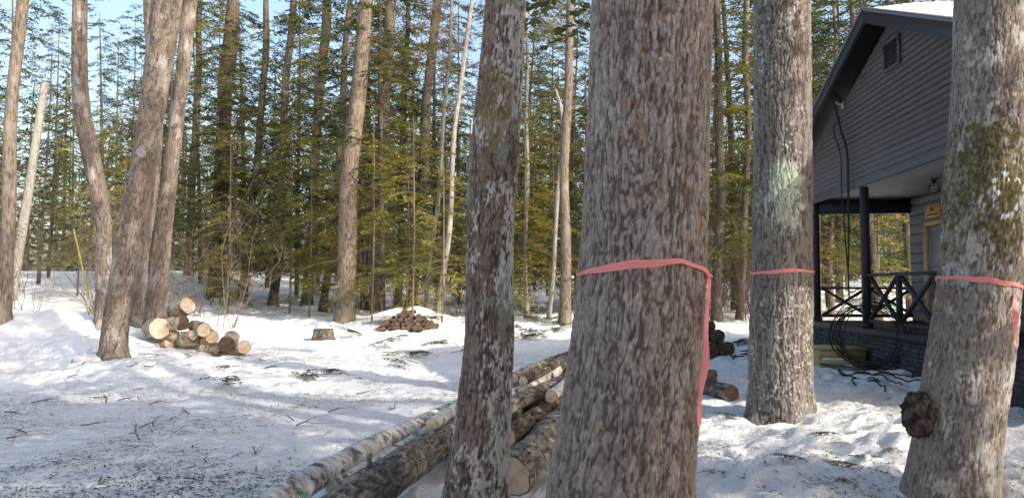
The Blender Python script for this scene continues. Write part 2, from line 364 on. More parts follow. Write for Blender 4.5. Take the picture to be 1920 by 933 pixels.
# ---------------------------------------------------------------- crowns
def leaves(mb,B,D,S,Ln,Wd,mi=0):
    D=D/(np.linalg.norm(D,axis=1)[:,None]+1e-9);S=S-D*(S*D).sum(1)[:,None];S/=np.linalg.norm(S,axis=1)[:,None]+1e-9
    L=Ln[:,None];w=Wd[:,None]
    v=np.stack([B,B+D*L*.5+S*w,B+D*L,B+D*L*.5-S*w],1).reshape(-1,3)
    n=len(B);mb.add(v,np.arange(n*4).reshape(n,4),mi)
def bough(mb,rng,p0,a,L,up,droop,dens=10,m=8,leaf=.10,lw=.021,tw=1.,mi=0,wi=1,r0=.018,z0r=0):
    d=np.array([math.cos(a),math.sin(a),0.]);pr=np.array([-d[1],d[0],0.]);z=np.array([0,0,1.])
    wig=rng.uniform(-.15,.15)
    def pos(t): t=np.asarray(t)[...,None];return p0+d*L*t+pr*L*wig*t*t+z*L*(up*t-droop*t*t)
    ts=np.linspace(0,1,5);mb.tube(pos(ts),r0*(1.1-ts)*max(.5,L/2),3,wi)
    nt_=max(4,int(L*dens));t=np.sort(rng.uniform(.14,1,nt_));sd=np.where(np.arange(nt_)%2,1,-1.)
    tl=(.16+.42*(1-t))*math.sqrt(L)*rng.uniform(.5,1.25,nt_)*tw
    tv=d*.75+pr*sd[:,None]*rng.uniform(.45,.95,nt_)[:,None]+z*rng.uniform(-.35,.05,nt_)[:,None]
    tv/=np.linalg.norm(tv,axis=1)[:,None]
    s=np.linspace(.05,1,m);b=pos(t)
    Bp=b[:,None,:]+tv[:,None,:]*(tl[:,None]*s)[...,None]-z*(.22*tl[:,None]*s**2)[...,None]
    pe=np.cross(tv,z);sg=np.where(np.arange(m)%2,1,-1.)
    Dv=tv[:,None,:]*.75+pe[:,None,:]*(sg*.75)[None,:,None]+rng.normal(0,.22,(nt_,m,3))
    Sv=np.cross(Dv,z+rng.normal(0,.45,(nt_,m,3)))
    n=nt_*m
    leaves(mb,Bp.reshape(n,3),Dv.reshape(n,3),Sv.reshape(n,3),leaf*rng.uniform(.6,1.3,n),lw*rng.uniform(.7,1.3,n),mi)
def crown(seed,z0,z1,lmax,nb,dens=10,m=8,leaf=.145,lw=.028,dead=14,top=None):
    rng=np.random.default_rng(seed);mb=MB();top=top or z1
    for i in range(nb):
        z=z0+(z1-z0)*(i+rng.random())/nb;f=(z-z0)/(top-z0)
        L=lmax*(1-.6*f)*rng.uniform(.3,1.15)
        bough(mb,rng,np.array([0,0,z]),rng.uniform(0,2*PI),L,rng.uniform(-.15,.25),rng.uniform(.25,.55),dens,m,leaf,lw)
    for i in range(dead):
        a=rng.uniform(0,2*PI);z=rng.uniform(1.2,z0+2);L=rng.uniform(.4,1.5);ts=np.linspace(0,1,5)[:,None]
        d=np.array([math.cos(a),math.sin(a),0]);mb.tube(np.array([0,0,z])+d*L*ts+np.array([0,0,1])*L*(-.05*ts-.25*ts**2)+rng.normal(0,.04,(5,3))*ts,.009*(1.3-ts[:,0]),3,1)
    return mb
def bare(mb,rng,p,d,L,r,dep,mi=0,spread=.75):
    n=5;pts=[p];dd=d.copy()
    for i in range(n-1):
        dd=dd+rng.normal(0,.13,3)+np.array([0,0,.05]);dd/=np.linalg.norm(dd);pts.append(pts[-1]+dd*L/(n-1))
    mb.tube(pts,np.linspace(r,r*.45,n),4 if dep>1 else 3,mi)
    if dep==0: return
    for k in range(4 if dep>1 else 5):
        i=rng.integers(1,n);q=dd+rng.normal(0,spread,3);q/=np.linalg.norm(q)
        bare(mb,rng,pts[i],q,L*rng.uniform(.45,.7),r*.5,dep-1,mi,spread)
def bare_crown(seed,z0,z1,L,r,nb=9,dep=3):
    rng=np.random.default_rng(seed);mb=MB()
    for i in range(nb):
        a=rng.uniform(0,2*PI);z=z0+(z1-z0)*(i/nb)
        d=np.array([math.cos(a),math.sin(a),.7]);d/=np.linalg.norm(d)
        bare(mb,rng,np.array([0,0,z]),d,L*(1-.4*i/nb)*rng.uniform(.6,1),r,dep,0)
    return mb
def hide_src(o): C.objects.unlink(o);return o
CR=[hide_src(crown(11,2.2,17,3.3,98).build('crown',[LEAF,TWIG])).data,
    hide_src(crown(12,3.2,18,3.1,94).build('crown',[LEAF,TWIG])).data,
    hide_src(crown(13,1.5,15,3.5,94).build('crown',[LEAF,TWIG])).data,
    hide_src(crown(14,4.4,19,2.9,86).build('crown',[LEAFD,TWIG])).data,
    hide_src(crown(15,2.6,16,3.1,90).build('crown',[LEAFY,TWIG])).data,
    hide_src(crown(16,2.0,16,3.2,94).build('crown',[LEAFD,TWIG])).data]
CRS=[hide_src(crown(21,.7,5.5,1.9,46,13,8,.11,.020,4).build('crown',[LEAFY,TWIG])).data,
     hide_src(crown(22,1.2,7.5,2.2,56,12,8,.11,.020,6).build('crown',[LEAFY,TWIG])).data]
BARE=[hide_src(bare_crown(31,9.0,13,2.6,.04,8,3).build('crown',TWIG)).data,
      hide_src(bare_crown(32,9.5,13,2.4,.03,8,3).build('crown',TWIG)).data]
HIGH=hide_src(crown(41,6.5,17,3.8,80,8,8,.2,.045,0).build('crown',[LEAF,TWIG])).data
DENSE=hide_src(crown(42,2.2,16,3.4,96,8,8,.22,.05,0).build('crown',[LEAF,TWIG])).data
def child(me,name,parent,loc=(0,0,0),rot=(0,0,0),sc=1):
    o=bpy.data.objects.new(name,me);C.objects.link(o);o.parent=parent;o.location=loc;o.rotation_euler=rot;o.scale=(sc,)*3;return o
# ---------------------------------------------------------------- hero trees
def hero(key,name,label,pts,Yd,nseg,dz,ncell,cellh,amp,colfn,seed,crownme,group=None,**k):
    m=trunk_hi(key,pts,Yd,nseg,dz,ncell,cellh,amp,colfn,seed,**k)
    z,x,r,_,gr=TR[key];x0=float(hermite(np.array([gr]),z,x)[0]);rt=empty(name,(x0,Yd,gr),label,'tree',group)
    o=m.build('trunk',BARKHI,rt,True,True);o.location=(-x0,-Yd,-gr)
    xt=float(hermite(np.array([9.]),z,x)[0]);lean=math.atan((xt-x0)/9)
    child(crownme,'crown',rt,(0,0,0),(0,lean,seed))
    return rt
YA=4.3;YB=4.95
hero('A','pine_tree','huge rugged pine trunk in the foreground with a broad pink tape band',[(1162,1060,286),(1162,933,274),(1180,760,254),(1204,500,238),(1214,250,231),(1221,0,230)],YA,720,.007,48,.17,.018,col_pine,3,HIGH,top=18,lump=.015,flare=.1)
hero('B','maple_tree','slender dark brown maple beside the log pile with white lichen on its bark',[(890,1000,140),(892,933,124),(908,760,104),(918,620,94),(918,500,90),(926,300,92),(938,150,86),(948,0,78)],YB,400,.0075,28,.12,.011,col_map,5,BARE[0],top=13,lump=.05,flare=.2)
xc,YC=G(1463,778)
hero('C','pine_tree','straight grey pine beside the cabin with a pale green lichen patch',[(1463,800,130),(1463,775,122),(1463,650,116),(1466,500,110),(1467,250,106),(1466,0,104)],YC,400,.011,36,.18,.016,col_pine2,8,HIGH,top=18,lump=.015,flare=.14)
xd,YD=G(1780,925)
hero('D','maple_tree','leaning pale maple with green moss and a dark burl at its foot',[(1778,960,168),(1782,925,160),(1798,800,148),(1824,620,140),(1838,500,138),(1849,350,146),(1854,200,130),(1860,0,128)],YD,440,.008,42,.10,.009,col_map2,12,BARE[1],top=13,lump=.05,flare=.07)
xe,YE=G(215,672)
hero('E','maple_tree','stout maple leaning right from the snowbank edge, nearest of the left clump',[(212,700,56),(213,668,50),(218,600,45),(238,480,47),(262,350,45),(286,200,46),(314,0,54)],YE,200,.018,22,.18,.016,col_tan,20,BARE[0],top=12,lump=.06)
xf,YF=G(195,612)
YF=min(YF,16)
hero('F','maple_tree','crooked tan maple bending left behind the snowbank',[(195,640,36),(195,600,32),(194,480,28),(188,380,32),(170,290,32),(153,200,30),(149,100,28),(150,0,26)],YF,130,.03,16,.2,.016,col_tan,21,BARE[1],top=13,lump=.05)
hero('G','maple_tree','dim brown maple in the left clump, half hidden behind the leaning trunk',[(258,600,32),(262,500,28),(284,350,27),(292,200,28),(282,0,27)],19.,110,.04,16,.22,.017,col_tan,22,BARE[0],top=14)
hero('H','maple_tree','tall maple leaning gently right above the birch firewood heap',[(288,600,36),(300,500,32),(322,300,28),(343,130,26),(356,0,27)],18.,120,.04,16,.22,.017,col_tan,23,BARE[1],top=14)
# ---------------------------------------------------------------- mid trees
def mid(name,label,pts,mat,crownme=None,sc=1,top=17,Yd=None,group=None,cat='tree',seg=14,cz=0,nm='trunk'):
    if Yd is None: _,Yd=G(pts[0][0],pts[0][1])
    z,x,r=path(pts,Yd,top);zz=np.linspace(z[0]-.3,z[-1],46)
    cx=hermite(np.maximum(zz,z[0]),z,x);rr=np.maximum(hermite(np.maximum(zz,z[0]),z,r),.012)
    x0=float(cx[0]);gr=gz(x0,Yd);zz2=zz.copy();zz2[0]=min(zz2[0],gr-.2)
    rt=empty(name,(x0,Yd,gr),label,cat,group)
    th=np.arange(seg)*2*PI/seg;T,ZZ=np.meshgrid(th,zz2);s=int(pts[0][0])
    R=rr[:,None]*(1+.16*(vn(np.cos(T)*1.5+9,np.sin(T)*1.5,ZZ*.8,s)-.5))*(1+.35*np.exp(-np.maximum(ZZ-gr,0)/.2))
    wb=.03*np.sin(zz*1.3+s)+.05*np.sin(zz*.55+s*2)
    if nm=='shaft': wb=wb*0
    m=MB();m.add(np.stack([cx[:,None]-x0+wb[:,None]+R*np.cos(T),R*np.sin(T),ZZ-gr],-1).reshape(-1,3),grid_faces(len(zz),seg,True))
    m.add(np.stack([cx[-1]-x0+wb[-1]+R[-1]*np.cos(th),R[-1]*np.sin(th),0*th+zz2[-1]-gr],-1),[list(range(seg))])
    m.build(nm,mat,rt,True)
    if crownme: child(crownme,'crown',rt,(0,0,cz),(0,math.atan((x[-1]-x0)/(z[-1]-gr)),random.uniform(0,6)),sc)
    return rt
mid('maple_tree','pale tan trunk at the far left edge of the photo',[(4,600,26),(12,450,24),(25,250,22),(42,0,20)],BF_TAN,BARE[0],top=13)
mid('leaning_pole','bare grey pole leaning right with a cut top, second from the left edge',[(20,562,18),(50,380,16),(84,155,13)],BF_GREY,None,top=0,cat='pole',nm='shaft')
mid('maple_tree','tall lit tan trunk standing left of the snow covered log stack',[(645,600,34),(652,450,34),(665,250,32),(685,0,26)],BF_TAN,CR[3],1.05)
mid('hemlock_tree','brown hemlock trunk directly behind the snow covered log stack',[(703,582,26),(712,400,24),(722,200,22),(735,0,20)],BF_DARK,CR[0])
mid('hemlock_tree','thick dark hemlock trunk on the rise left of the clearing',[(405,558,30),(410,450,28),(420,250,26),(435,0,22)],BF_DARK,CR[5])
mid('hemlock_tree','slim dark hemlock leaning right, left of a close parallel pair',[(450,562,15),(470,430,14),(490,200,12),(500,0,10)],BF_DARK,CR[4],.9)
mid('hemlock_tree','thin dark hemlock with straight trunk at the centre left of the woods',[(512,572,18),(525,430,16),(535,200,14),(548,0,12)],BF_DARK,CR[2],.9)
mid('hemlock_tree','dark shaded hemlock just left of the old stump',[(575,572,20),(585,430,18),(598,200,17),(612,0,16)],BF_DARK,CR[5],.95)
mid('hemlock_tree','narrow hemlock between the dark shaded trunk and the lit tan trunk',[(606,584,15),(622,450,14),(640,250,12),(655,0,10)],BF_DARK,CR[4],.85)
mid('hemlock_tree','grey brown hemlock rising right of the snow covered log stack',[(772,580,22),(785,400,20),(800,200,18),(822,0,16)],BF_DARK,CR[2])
mid('birch_tree','thin pale birch curving right beside the dark foreground maple',[(820,597,11),(836,450,11),(860,200,9),(888,0,8)],BF_GREY,BARE[1],.8)
mid('birch_tree','very thin pale sapling trunk right of the snowy log stack',[(800,590,8),(815,430,8),(832,200,7),(850,0,6)],BF_GREY,BARE[0],.7)
mid('dead_tree','pale smooth trunk between the two foreground trunks, with a broken side limb',[(1060,607,22),(1062,450,19),(1062,200,17),(1068,0,14)],BF_TAN,BARE[1],.9)
mid('dead_tree','broken off snag with a jagged top leaning by the pale smooth trunk',[(1030,598,9),(1045,350,8),(1052,215,10),(1043,168,6)],BF_GREY,None,top=0)
mid('hemlock_tree','thin grey trunk seen just right of the dark foreground maple',[(988,592,9),(988,300,8),(984,60,6)],BF_GREY,CR[4],.8)
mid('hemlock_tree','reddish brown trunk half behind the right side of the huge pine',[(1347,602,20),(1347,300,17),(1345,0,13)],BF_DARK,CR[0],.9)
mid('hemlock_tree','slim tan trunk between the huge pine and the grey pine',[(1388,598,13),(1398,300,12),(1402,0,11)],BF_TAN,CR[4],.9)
mid('hemlock_tree','dark trunk with forked crown behind the left maple clump',[(352,515,16),(364,300,14),(376,0,10)],BF_DARK,CR[4],1.1)
mid('hemlock_tree','thin tan tree visible through the open end of the porch',[(1560,590,11),(1560,450,10),(1562,300,9)],BF_TAN,CR[2],.8)
mid('hemlock_tree','dark trunk right of the pale birch, behind the maple',[(745,575,14),(752,400,13),(760,100,10)],BF_DARK,CR[3],.95)
# generic forest
TK=[]
for s in (1,2,3):
    m=MB();zz=np.linspace(-.4,17,24);th=np.arange(9)*2*PI/9;T,ZZ=np.meshgrid(th,zz)
    R=(.19*(1-zz/19))[:,None]*(1+.15*(vn(np.cos(T)*1.5+5,np.sin(T)*1.5,ZZ*.6,s)-.5))
    cx=.25*np.sin(zz*.2+s)-.25*math.sin(s)
    m.add(np.stack([cx[:,None]+R*np.cos(T),R*np.sin(T),ZZ],-1).reshape(-1,3),grid_faces(24,9,True))
    TK.append(hide_src(m.build('trunk',BF_DARK,None,True)).data)
def forest(x,y,label,group,sc=1,cr=None,tw=1,name='hemlock_tree'):
    rt=empty(name,(x,y,gz(x,y)),label,'tree',group,random.uniform(0,6));rt.scale=(sc,sc,sc)
    lt=(random.gauss(0,.03),random.gauss(0,.03));rt.rotation_euler=(lt[0],lt[1],rt.rotation_euler[2])
    o=child(random.choice(TK),'trunk',rt);o.scale=(tw,tw,1)
    child(cr or random.choice(CR+[CR[4]]),'crown',rt,(0,0,0),(0,0,random.uniform(0,6)));return rt
placed=[];n=0
while n<108:
    y=25+38*random.random()**.9;x=random.uniform(-.78,.80)*y
    if any((x-a)**2+(y-b)**2<3.5 for a,b in placed): continue
    if x<-8 and y<30: continue
    placed.append((x,y));n+=1
    forest(x,y,'dark hemlock standing in the thick forest behind the clearing','hemlocks of the forest behind the clearing',random.uniform(.7,1.15),tw=random.uniform(.35,1.0))
for x,y in [(10,20),(12.5,23),(14.5,25),(11.5,26.5),(9.2,24.5)]:
    forest(x,y,'dark hemlock in the woods seen through the open porch','hemlocks behind the porch',.9,CR[5],.8)
for i,(x,y,s) in enumerate([(-2.2,23,1),(-3.6,25,.9),(-.9,24.5,1.1),(1.4,25,.9),(-5.2,27,1),(4.4,24,1),(7.5,24,.9),(9.5,27,1.1),(-6.8,29,1),(-12,31,1),(2.8,28,1.1),(-16,30,1.1),(-1.7,27,1.0),(-4.4,23,.8),(.4,23.5,.9),(-8.5,28,1.1),(-10.5,27,.9),(-19,32,1.2),(-14,27,1.),(-3,22,.8),(-7.2,26,.9),(-5.8,24.5,.8),(11,22,.9),(8.6,20.5,.7)]):
    rt=empty('hemlock_sapling',(x,y,gz(x,y)),'young hemlock with low feathery yellow green boughs at the forest edge','tree','young hemlocks along the forest edge')
    m=MB();m.tube([(0,0,-.2),(.05,0,3),(0,.05,6.5)],[.04,.03,.01],6);m.build('trunk',TWIG,rt,True)
    child(CRS[i%2],'crown',rt,(0,0,0),(0,0,i*1.7),s)
# trees beside and behind the photographer (outside the frame; added to shade the track)
for i,(x,y,s) in enumerate([(5.6,.3,1),(9.2,-.2,1.0),(4.6,-4.5,1),(8.0,-4,1.1),(2.5,-8,1),(6.8,-2.2,1),(11,-4.5,1.0),(6,-8,1),(10,-8,1.1),(3.2,-2.2,.9)]):
    forest(x,y,'unseen hemlock added right of the track to shade it, beside the photographer','unseen hemlocks added for shade beside the photographer',s,DENSE if i%2==0 else CR[0],1.3)
for x,y in [(-19,17),(-22,24),(-17,11)]:
    forest(x,y,'hemlock left of the snowbank, beyond the left edge','hemlocks beyond the left edge',1.1,CR[0],1.3)
# far woods
rng=np.random.default_rng(5);m=MB()
for i in range(300):
    y=rng.uniform(62,105);x=rng.uniform(-1.1,1.1)*y;z=gz(x,y);r=rng.uniform(.1,.22);hh=rng.uniform(11,21)
    m.tube([(x,y,z-.5),(x+rng.normal(0,.3),y,z+hh)],[r,r*.4],5,1)
    n=160;q=rng.random(n)**1.15;zc=z+.3+(hh-.3)*q;rad=3.4*(1-.75*q)*rng.uniform(.2,1,n);a=rng.uniform(0,2*PI,n)
    B=np.stack([x+rad*np.cos(a),y+rad*np.sin(a),zc],1);D=np.stack([np.cos(a),np.sin(a),rng.uniform(-.6,0,n)],1)
    leaves(m,B,D,np.cross(D,np.array([0,0,1.])+rng.normal(0,.5,(n,3))),rng.uniform(.5,1.2,n),rng.uniform(.12,.26,n))
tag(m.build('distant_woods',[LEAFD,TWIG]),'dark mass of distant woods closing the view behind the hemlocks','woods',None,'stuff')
# bare brush at left back
BR=[]
for s in (1,2):
    m=MB();r=np.random.default_rng(60+s)
    for k in range(7):
        d=np.array([r.normal(0,.35),r.normal(0,.35),1.]);d/=np.linalg.norm(d);bare(m,r,np.array([r.normal(0,.15),r.normal(0,.15),-.1]),d,r.uniform(1.2,2.6),.012,2)
    BR.append(hide_src(m.build('stems',TWIG)).data)
for i in range(44):
    px=random.choice([random.uniform(10,420),random.uniform(420,1100),random.uniform(1330,1420)]);y=random.uniform(22,34);x=(px-960)/F*y
    o=bpy.data.objects.new('bare_shrub',BR[i%2]);C.objects.link(o);o.location=(x,y,gz(x,y));o.rotation_euler=(0,0,i);s=random.uniform(.5,1.5);o.scale=(s,s,s)
    tag(o,'leafless brown shrub of thin twigs at the forest edge','shrub','leafless shrubs at the forest edge')
# ---------------------------------------------------------------- ribbons
def band(key,label,prof,w,tail=None,name='flagging_tape'):
    z,x,r,Yd,gr=TR[key];n=140;th=np.linspace(0,2*PI,n,endpoint=False);pys=np.interp(np.cos(th),prof[0],prof[1])
    zz=np.array([P(960,p,Yd).z for p in pys]);zz=zz+.003*np.sin(th*9)
    cx=hermite(zz,z,x);rr=hermite(zz,z,r)+.006+.003*np.sin(th*13)
    wd=w*(1+.35*np.sin(th*3+1))
    rt=empty(name,(float(cx.mean()),Yd,float(zz.mean())),label,'tape');c0=np.array(rt.location)
    V=[]
    for s in (-1,-.33,.33,1): V.append(np.stack([cx+(rr+.003*(s>0))*np.cos(th),Yd+(rr+.003*np.sin(th*21+s*4))*np.sin(th),zz+wd*s/2],-1)-c0)
    m=MB();m.add(np.concatenate(V),grid_faces(4,n,True));m.build('band',PINK,rt,True)
    if tail:
        pts,tw=tail;m=MB();k=len(pts);V=[]
        px,py,dY=[np.array(q,float) for q in zip(*pts)];tt=np.linspace(0,k-1,60);px=np.interp(tt,range(k),px);py=np.interp(tt,range(k),py);dY=np.interp(tt,range(k),dY)
        for i in range(60):
            p=np.array(P(px[i]+1.2*math.sin(i*.23),py[i],Yd+dY[i]+.008*math.sin(i*.4)))-c0;a=.2+.6*math.sin(i*.13)
            ww=tw/2*(1-.35*math.sin(i*.14+1.2)**2);d=np.array([math.cos(a),math.sin(a),0])
            V+= [p-d*ww,p+np.array([0,-.005,0]),p+d*ww]
        m.add(np.array(V),grid_faces(60,3));m.build('tail',PINK,rt,True)
        p=Vector(P(px[0],py[0],Yd+dY[0]));m=MB();m.tube([p+Vector((-.02,0,.02))-Vector(c0),p-Vector(c0),p+Vector((.02,0,-.01))-Vector(c0)],[.008,.014,.008],8,0,True);m.build('knot',PINK,rt,True)
    return rt
band('A','broad pink tape tied around the huge foreground pine, with a long hanging tail',([-1,-.6,0,.4,.8,1],[514,503,496,493,505,520]),.034,([(1329,516,-.14),(1328,560,-.2),(1325,620,-.24),(1322,680,-.26),(1314,740,-.27),(1310,796,-.28)],.040))
band('C','thin pink tape tied around the straight grey pine by the cabin',([-1,0,1],[512,507,511]),.036)
band('D','pink tape around the leaning mossy maple, knotted at its right side',([-1,-.5,.3,1],[520,524,533,540]),.030,([(1900,540,-.2),(1903,580,-.28),(1905,645,-.3)],.038))
for px,py,lab in ((317,552,'small red tape strip on a twig behind the birch firewood heap'),(776,550,'small red tape strip hanging in the woods behind the snowy log stack')):
    x,y=G(px,py+25);rt=empty('tape_marker',(x,y,gz(x,y)),lab,'tape');m=MB();m.tube([(0,0,-.1),(.02,0,.7)],[.012,.008],5);m.build('stake',TWIG,rt)
    m=MB();m.add([(-.03,-.02,.4),(.02,-.02,.38),(.03,-.02,.7),(-.02,-.02,.72),(-.03,0.02,.4),(.02,0.02,.38),(.03,0.02,.7),(-.02,0.02,.72)],[(0,1,2,3),(7,6,5,4),(0,4,5,1),(3,2,6,7)]);m.build('strip',PINK,rt)
# burl
z,x,r,Yd,gr=TR['D'];p=P(1720,778,Yd-.04);th=np.linspace(0,2*PI,72,endpoint=False);ph=np.linspace(.02,PI-.02,48);T,Q=np.meshgrid(th,ph)
dx=np.cos(T)*np.sin(Q);dy=np.sin(T)*np.sin(Q);dz_=np.cos(Q);R=.10*(.66+.9*fbm(dx*2.3+4,dy*2.3,dz_*2.3,71,5))*(1+.3*(fbm(dx*9,dy*9,dz_*9,5,3)-.5))
m=MB();m.add(np.stack([R*dx,R*dy,R*dz_*1.35],-1).reshape(-1,3),grid_faces(48,72,True),0,lerp(A_(.02,.015,.012),A_(.13,.10,.08),ss(.3,.75,fbm(dx*6,dy*6,dz_*6,5,4))).reshape(-1,3))
maple=[o for o in C.objects if o.get('label','').startswith('leaning pale maple')][0]
o=m.build('burl',BARKHI,maple,True,True);o.location=Vector(p)-maple.location+Vector((.02,0,0))
m=MB();a0=Vector(p)-maple.location;m.tube([a0+Vector((0,0,.0)),a0+Vector((.05,.03,.0)),a0+Vector((.16,.08,.0))],[.075,.11,.19],14);m.build('burl_neck',MAPLOG,maple,True)
# ---------------------------------------------------------------- logs
def log(p0,p1,r0,r1,mat,cut,label,group=None,seg=26,cat='log',name='log',wob=.03,snow=False):
    p0=Vector(p0);p1=Vector(p1);L=(p1-p0).length;n=max(4,int(L/.06));zz=np.linspace(0,L,n);th=np.arange(seg)*2*PI/seg;T,ZZ=np.meshgrid(th,zz)
    s=int(abs(p0.x*977+p0.y*131))%9999;rr=np.linspace(r0,r1,n)[:,None]
    R=rr*(1+.42*(fbm(np.cos(T)*1.6+3,np.sin(T)*1.6,ZZ*2.4,s,5)-.5)+.10*(vn(np.cos(T)*7+3,np.sin(T)*7,ZZ*5,s+9)-.5))
    bx=wob*np.sin(zz*1.1+s)-wob*math.sin(s);by=wob*np.cos(zz*.9+s)-wob*math.cos(s)
    m=MB();V=np.stack([bx[:,None]+R*np.cos(T),by[:,None]+R*np.sin(T),ZZ],-1);m.add(V.reshape(-1,3),grid_faces(n,seg,True))
    if L>4:                                   # stubs of cut branches
        q=np.random.default_rng(s)
        for k in range(9):
            i=int(q.integers(3,n-3));a=q.uniform(0,2*PI);rr_=float(R[i].mean());b0=np.array([bx[i],by[i],zz[i]]);dd=np.array([math.cos(a),math.sin(a),.5]);dd/=np.linalg.norm(dd)
            m.tube([b0+dd*rr_*.6,b0+dd*(rr_*1.15+.02),b0+dd*(rr_*1.25+.05)],[.028,.018,.013],7,0,True)
    o=m.build(name,mat,None,True);o.location=p0;o.rotation_euler=(p1-p0).to_track_quat('Z','Y').to_euler();tag(o,label,cat,group)
    for e,row,cx,cy in ((0,0,bx[0],by[0]),(1,-1,bx[-1],by[-1])):
        m=MB();ring=V[row].copy();off=np.array([0,0,zz[row]]);ring-=off;ring[:,:2]*=.94;inner=ring*.5
        m.add(np.vstack([ring,inner,[[0,0,.004*(1 if e else -1)]]]),grid_faces(2,seg,True))
        m.f.append((np.array([[seg+i,seg+(i+1)%seg,2*seg] for i in range(seg)]),0))
        m.add(np.vstack([V[row]-off,ring]),grid_faces(2,seg,True),1)
        c=m.build('cut_end',[cut,DARKLOG],o,False);c.location=(0,0,zz[row]+(.003 if e else -.003))
    return o
def LP(off,y,z): return (xb(y)+off,y,z)
log((-1.95,3.0,.12),(-.28,10.6,.17),.105,.085,BIRCH,CUT,'long white birch log on the track side of the near log pile')
log((-1.27,3.0,.19),(-.36,8.1,.22),.165,.13,MAPLOG,CUT,'thick lichen spotted log beside the long white birch log')
log((-1.34,5.6,.09),(-.52,8.6,.12),.075,.06,BIRCH,CUT,'slim birch log wedged between the white birch log and the thick log')
log((-.72,6.6,.36),(-.02,10.4,.34),.06,.05,BIRCH,CUT,'thin birch pole lying over the far half of the thick lichen spotted log')
log(LP(1.02,6.9,.14),LP(.90,12.5,.22),.11,.09,DARKLOG,CUT,'dark log low in the pile behind the brown maple')
log(LP(1.70,5.5,.19),LP(1.55,11.8,.25),.155,.12,MAPLOG,CUT,'near log showing its pale round cut end beside the huge pine')
log(LP(1.36,5.95,.13),LP(1.25,12.2,.22),.11,.09,DARKLOG,CUT,'mossy dark log right behind the pale cut end')
log(LP(1.18,6.55,.32),LP(1.05,12.8,.38),.085,.07,MAPLOG,CUT,'grey brown upper log resting on the near log pile')
log(LP(1.46,6.1,.35),LP(1.32,12.5,.40),.085,.07,DARKLOG,CUT,'dark upper log just left of the huge pine')
log(LP(.92,7.15,.32),LP(.85,13.6,.42),.075,.06,BIRCH,CUT,'upper birch log lying along the top of the near pile')
log(LP(.66,7.9,.26),LP(.62,14.4,.38),.07,.055,BIRCH,CUT,'thin grey birch log on the left top of the near pile')
log(LP(.28,9.1,.26),LP(.35,13.8,.28),.07,.06,MAPLOG,CUT,'slender log lying against the back of the white birch log')
log(LP(1.06,7.0,.48),LP(.95,14.2,.58),.07,.055,BIRCH,CUT,'topmost birch log of the near pile, pointing to the clearing')
log(LP(1.30,6.4,.50),LP(1.2,13.8,.57),.075,.06,MAPLOG,CUT,'upper right log of the near pile, mostly behind the huge pine')
log(LP(.78,8.2,.44),LP(.78,14.8,.54),.055,.045,BIRCH,CUT,'slim birch pole on the left shoulder of the near pile')
log(LP(1.55,7.2,.52),LP(1.0,14.5,.74),.06,.045,BIRCH,CUT,'slender birch lying slantwise across the top of the near pile')
log(LP(.94,8.0,.60),LP(.88,15.2,.74),.055,.04,MAPLOG,CUT,'thin brown pole on top of the far half of the near pile')
log(LP(1.16,7.6,.62),LP(1.02,14.0,.70),.05,.04,DARKLOG,CUT,'thin dark pole beside the topmost birch log')
log(LP(.50,8.6,.12),LP(.46,13.0,.16),.085,.07,DARKLOG,CUT,'dark slender log low on the track side of the pile')
# branch stub and strap
m=MB();q=Vector((-.78,4.95,.28));m.tube([q,q+Vector((-.05,-.02,.10)),q+Vector((-.11,-.05,.15))],[.014,.010,.005],6);m.tube([q+Vector((-.04,-.02,.08)),q+Vector((.0,-.03,.18))],[.008,.003],6)
tag(m.build('broken_twig',TWIG),'small forked broken twig standing on the thick lichen spotted log','twig')
m=MB();th=np.linspace(0,2*PI,40);ox=-1.95+.2197*(5.02-3);m.tube([(ox+.112*math.cos(a),5.02+.02*math.cos(a),.13+.112*math.sin(a)) for a in th],.008,6)
tag(m.build('green_strap',simple('green_webbing',(.03,.30,.16),.5)),'green strap looped round the near end of the white birch log','strap')
# right side little logs
x,y=G(1372,752)
log((x,y,gz(x,y)+.10),(x-.42,y+1.6,gz(x-.4,y+1.2)+.12),.11,.10,MAPLOG,CUTOLD,'short grey log lying in snow between the huge pine and the grey pine')
log((x-.16,y+.35,gz(x,y)+.28),(x-.55,y+2.0,gz(x,y)+.25),.085,.075,DARKLOG,CUTOLD,'small dark log behind the short grey log near the huge pine')
log((x+.02,y+1.0,gz(x,y)+.12),(x-.35,y+2.6,gz(x,y)+.15),.08,.07,MAPLOG,CUTOLD,'slim grey log in the snow right behind the short grey log')
x,y=G(1368,668);b0=gz(x,y)
for dx_,dz_,r_,lb in ((0,.12,.13,'lowest right dark log of the small stack behind the huge pine'),(-.28,.12,.13,'lowest middle dark log of the small stack behind the huge pine'),(-.55,.13,.12,'lowest left dark log of the small stack behind the huge pine'),(-.13,.34,.12,'second row right dark log of the small stack behind the huge pine'),(-.42,.34,.11,'second row left dark log of the small stack behind the huge pine'),(-.26,.53,.10,'top dark log of the small stack behind the huge pine')):
    log((x+dx_,y+.5*dz_,b0+dz_),(x+dx_-1.2,y+3.2,b0+dz_+.08),r_,r_*.8,DARKLOG,CUTOLD,lb)
m=MB();r=np.random.default_rng(3)
for k in range(16):
    a=r.uniform(0,PI);p=np.array([r.normal(0,.12),r.normal(0,.2),r.uniform(.0,.15)]);d=np.array([math.cos(a),math.sin(a),r.uniform(-.2,.3)])*r.uniform(.1,.25)
    m.tube([p-d,p+r.normal(0,.03,3),p+d],[.008,.02,.008],6)
o=m.build('brush_heap',DARKLOG,None,True);o.location=(x+.35,y-.3,gz(x+.35,y-.3));tag(o,'small dark heap of broken sticks at the foot of the dark log stack','brush heap')
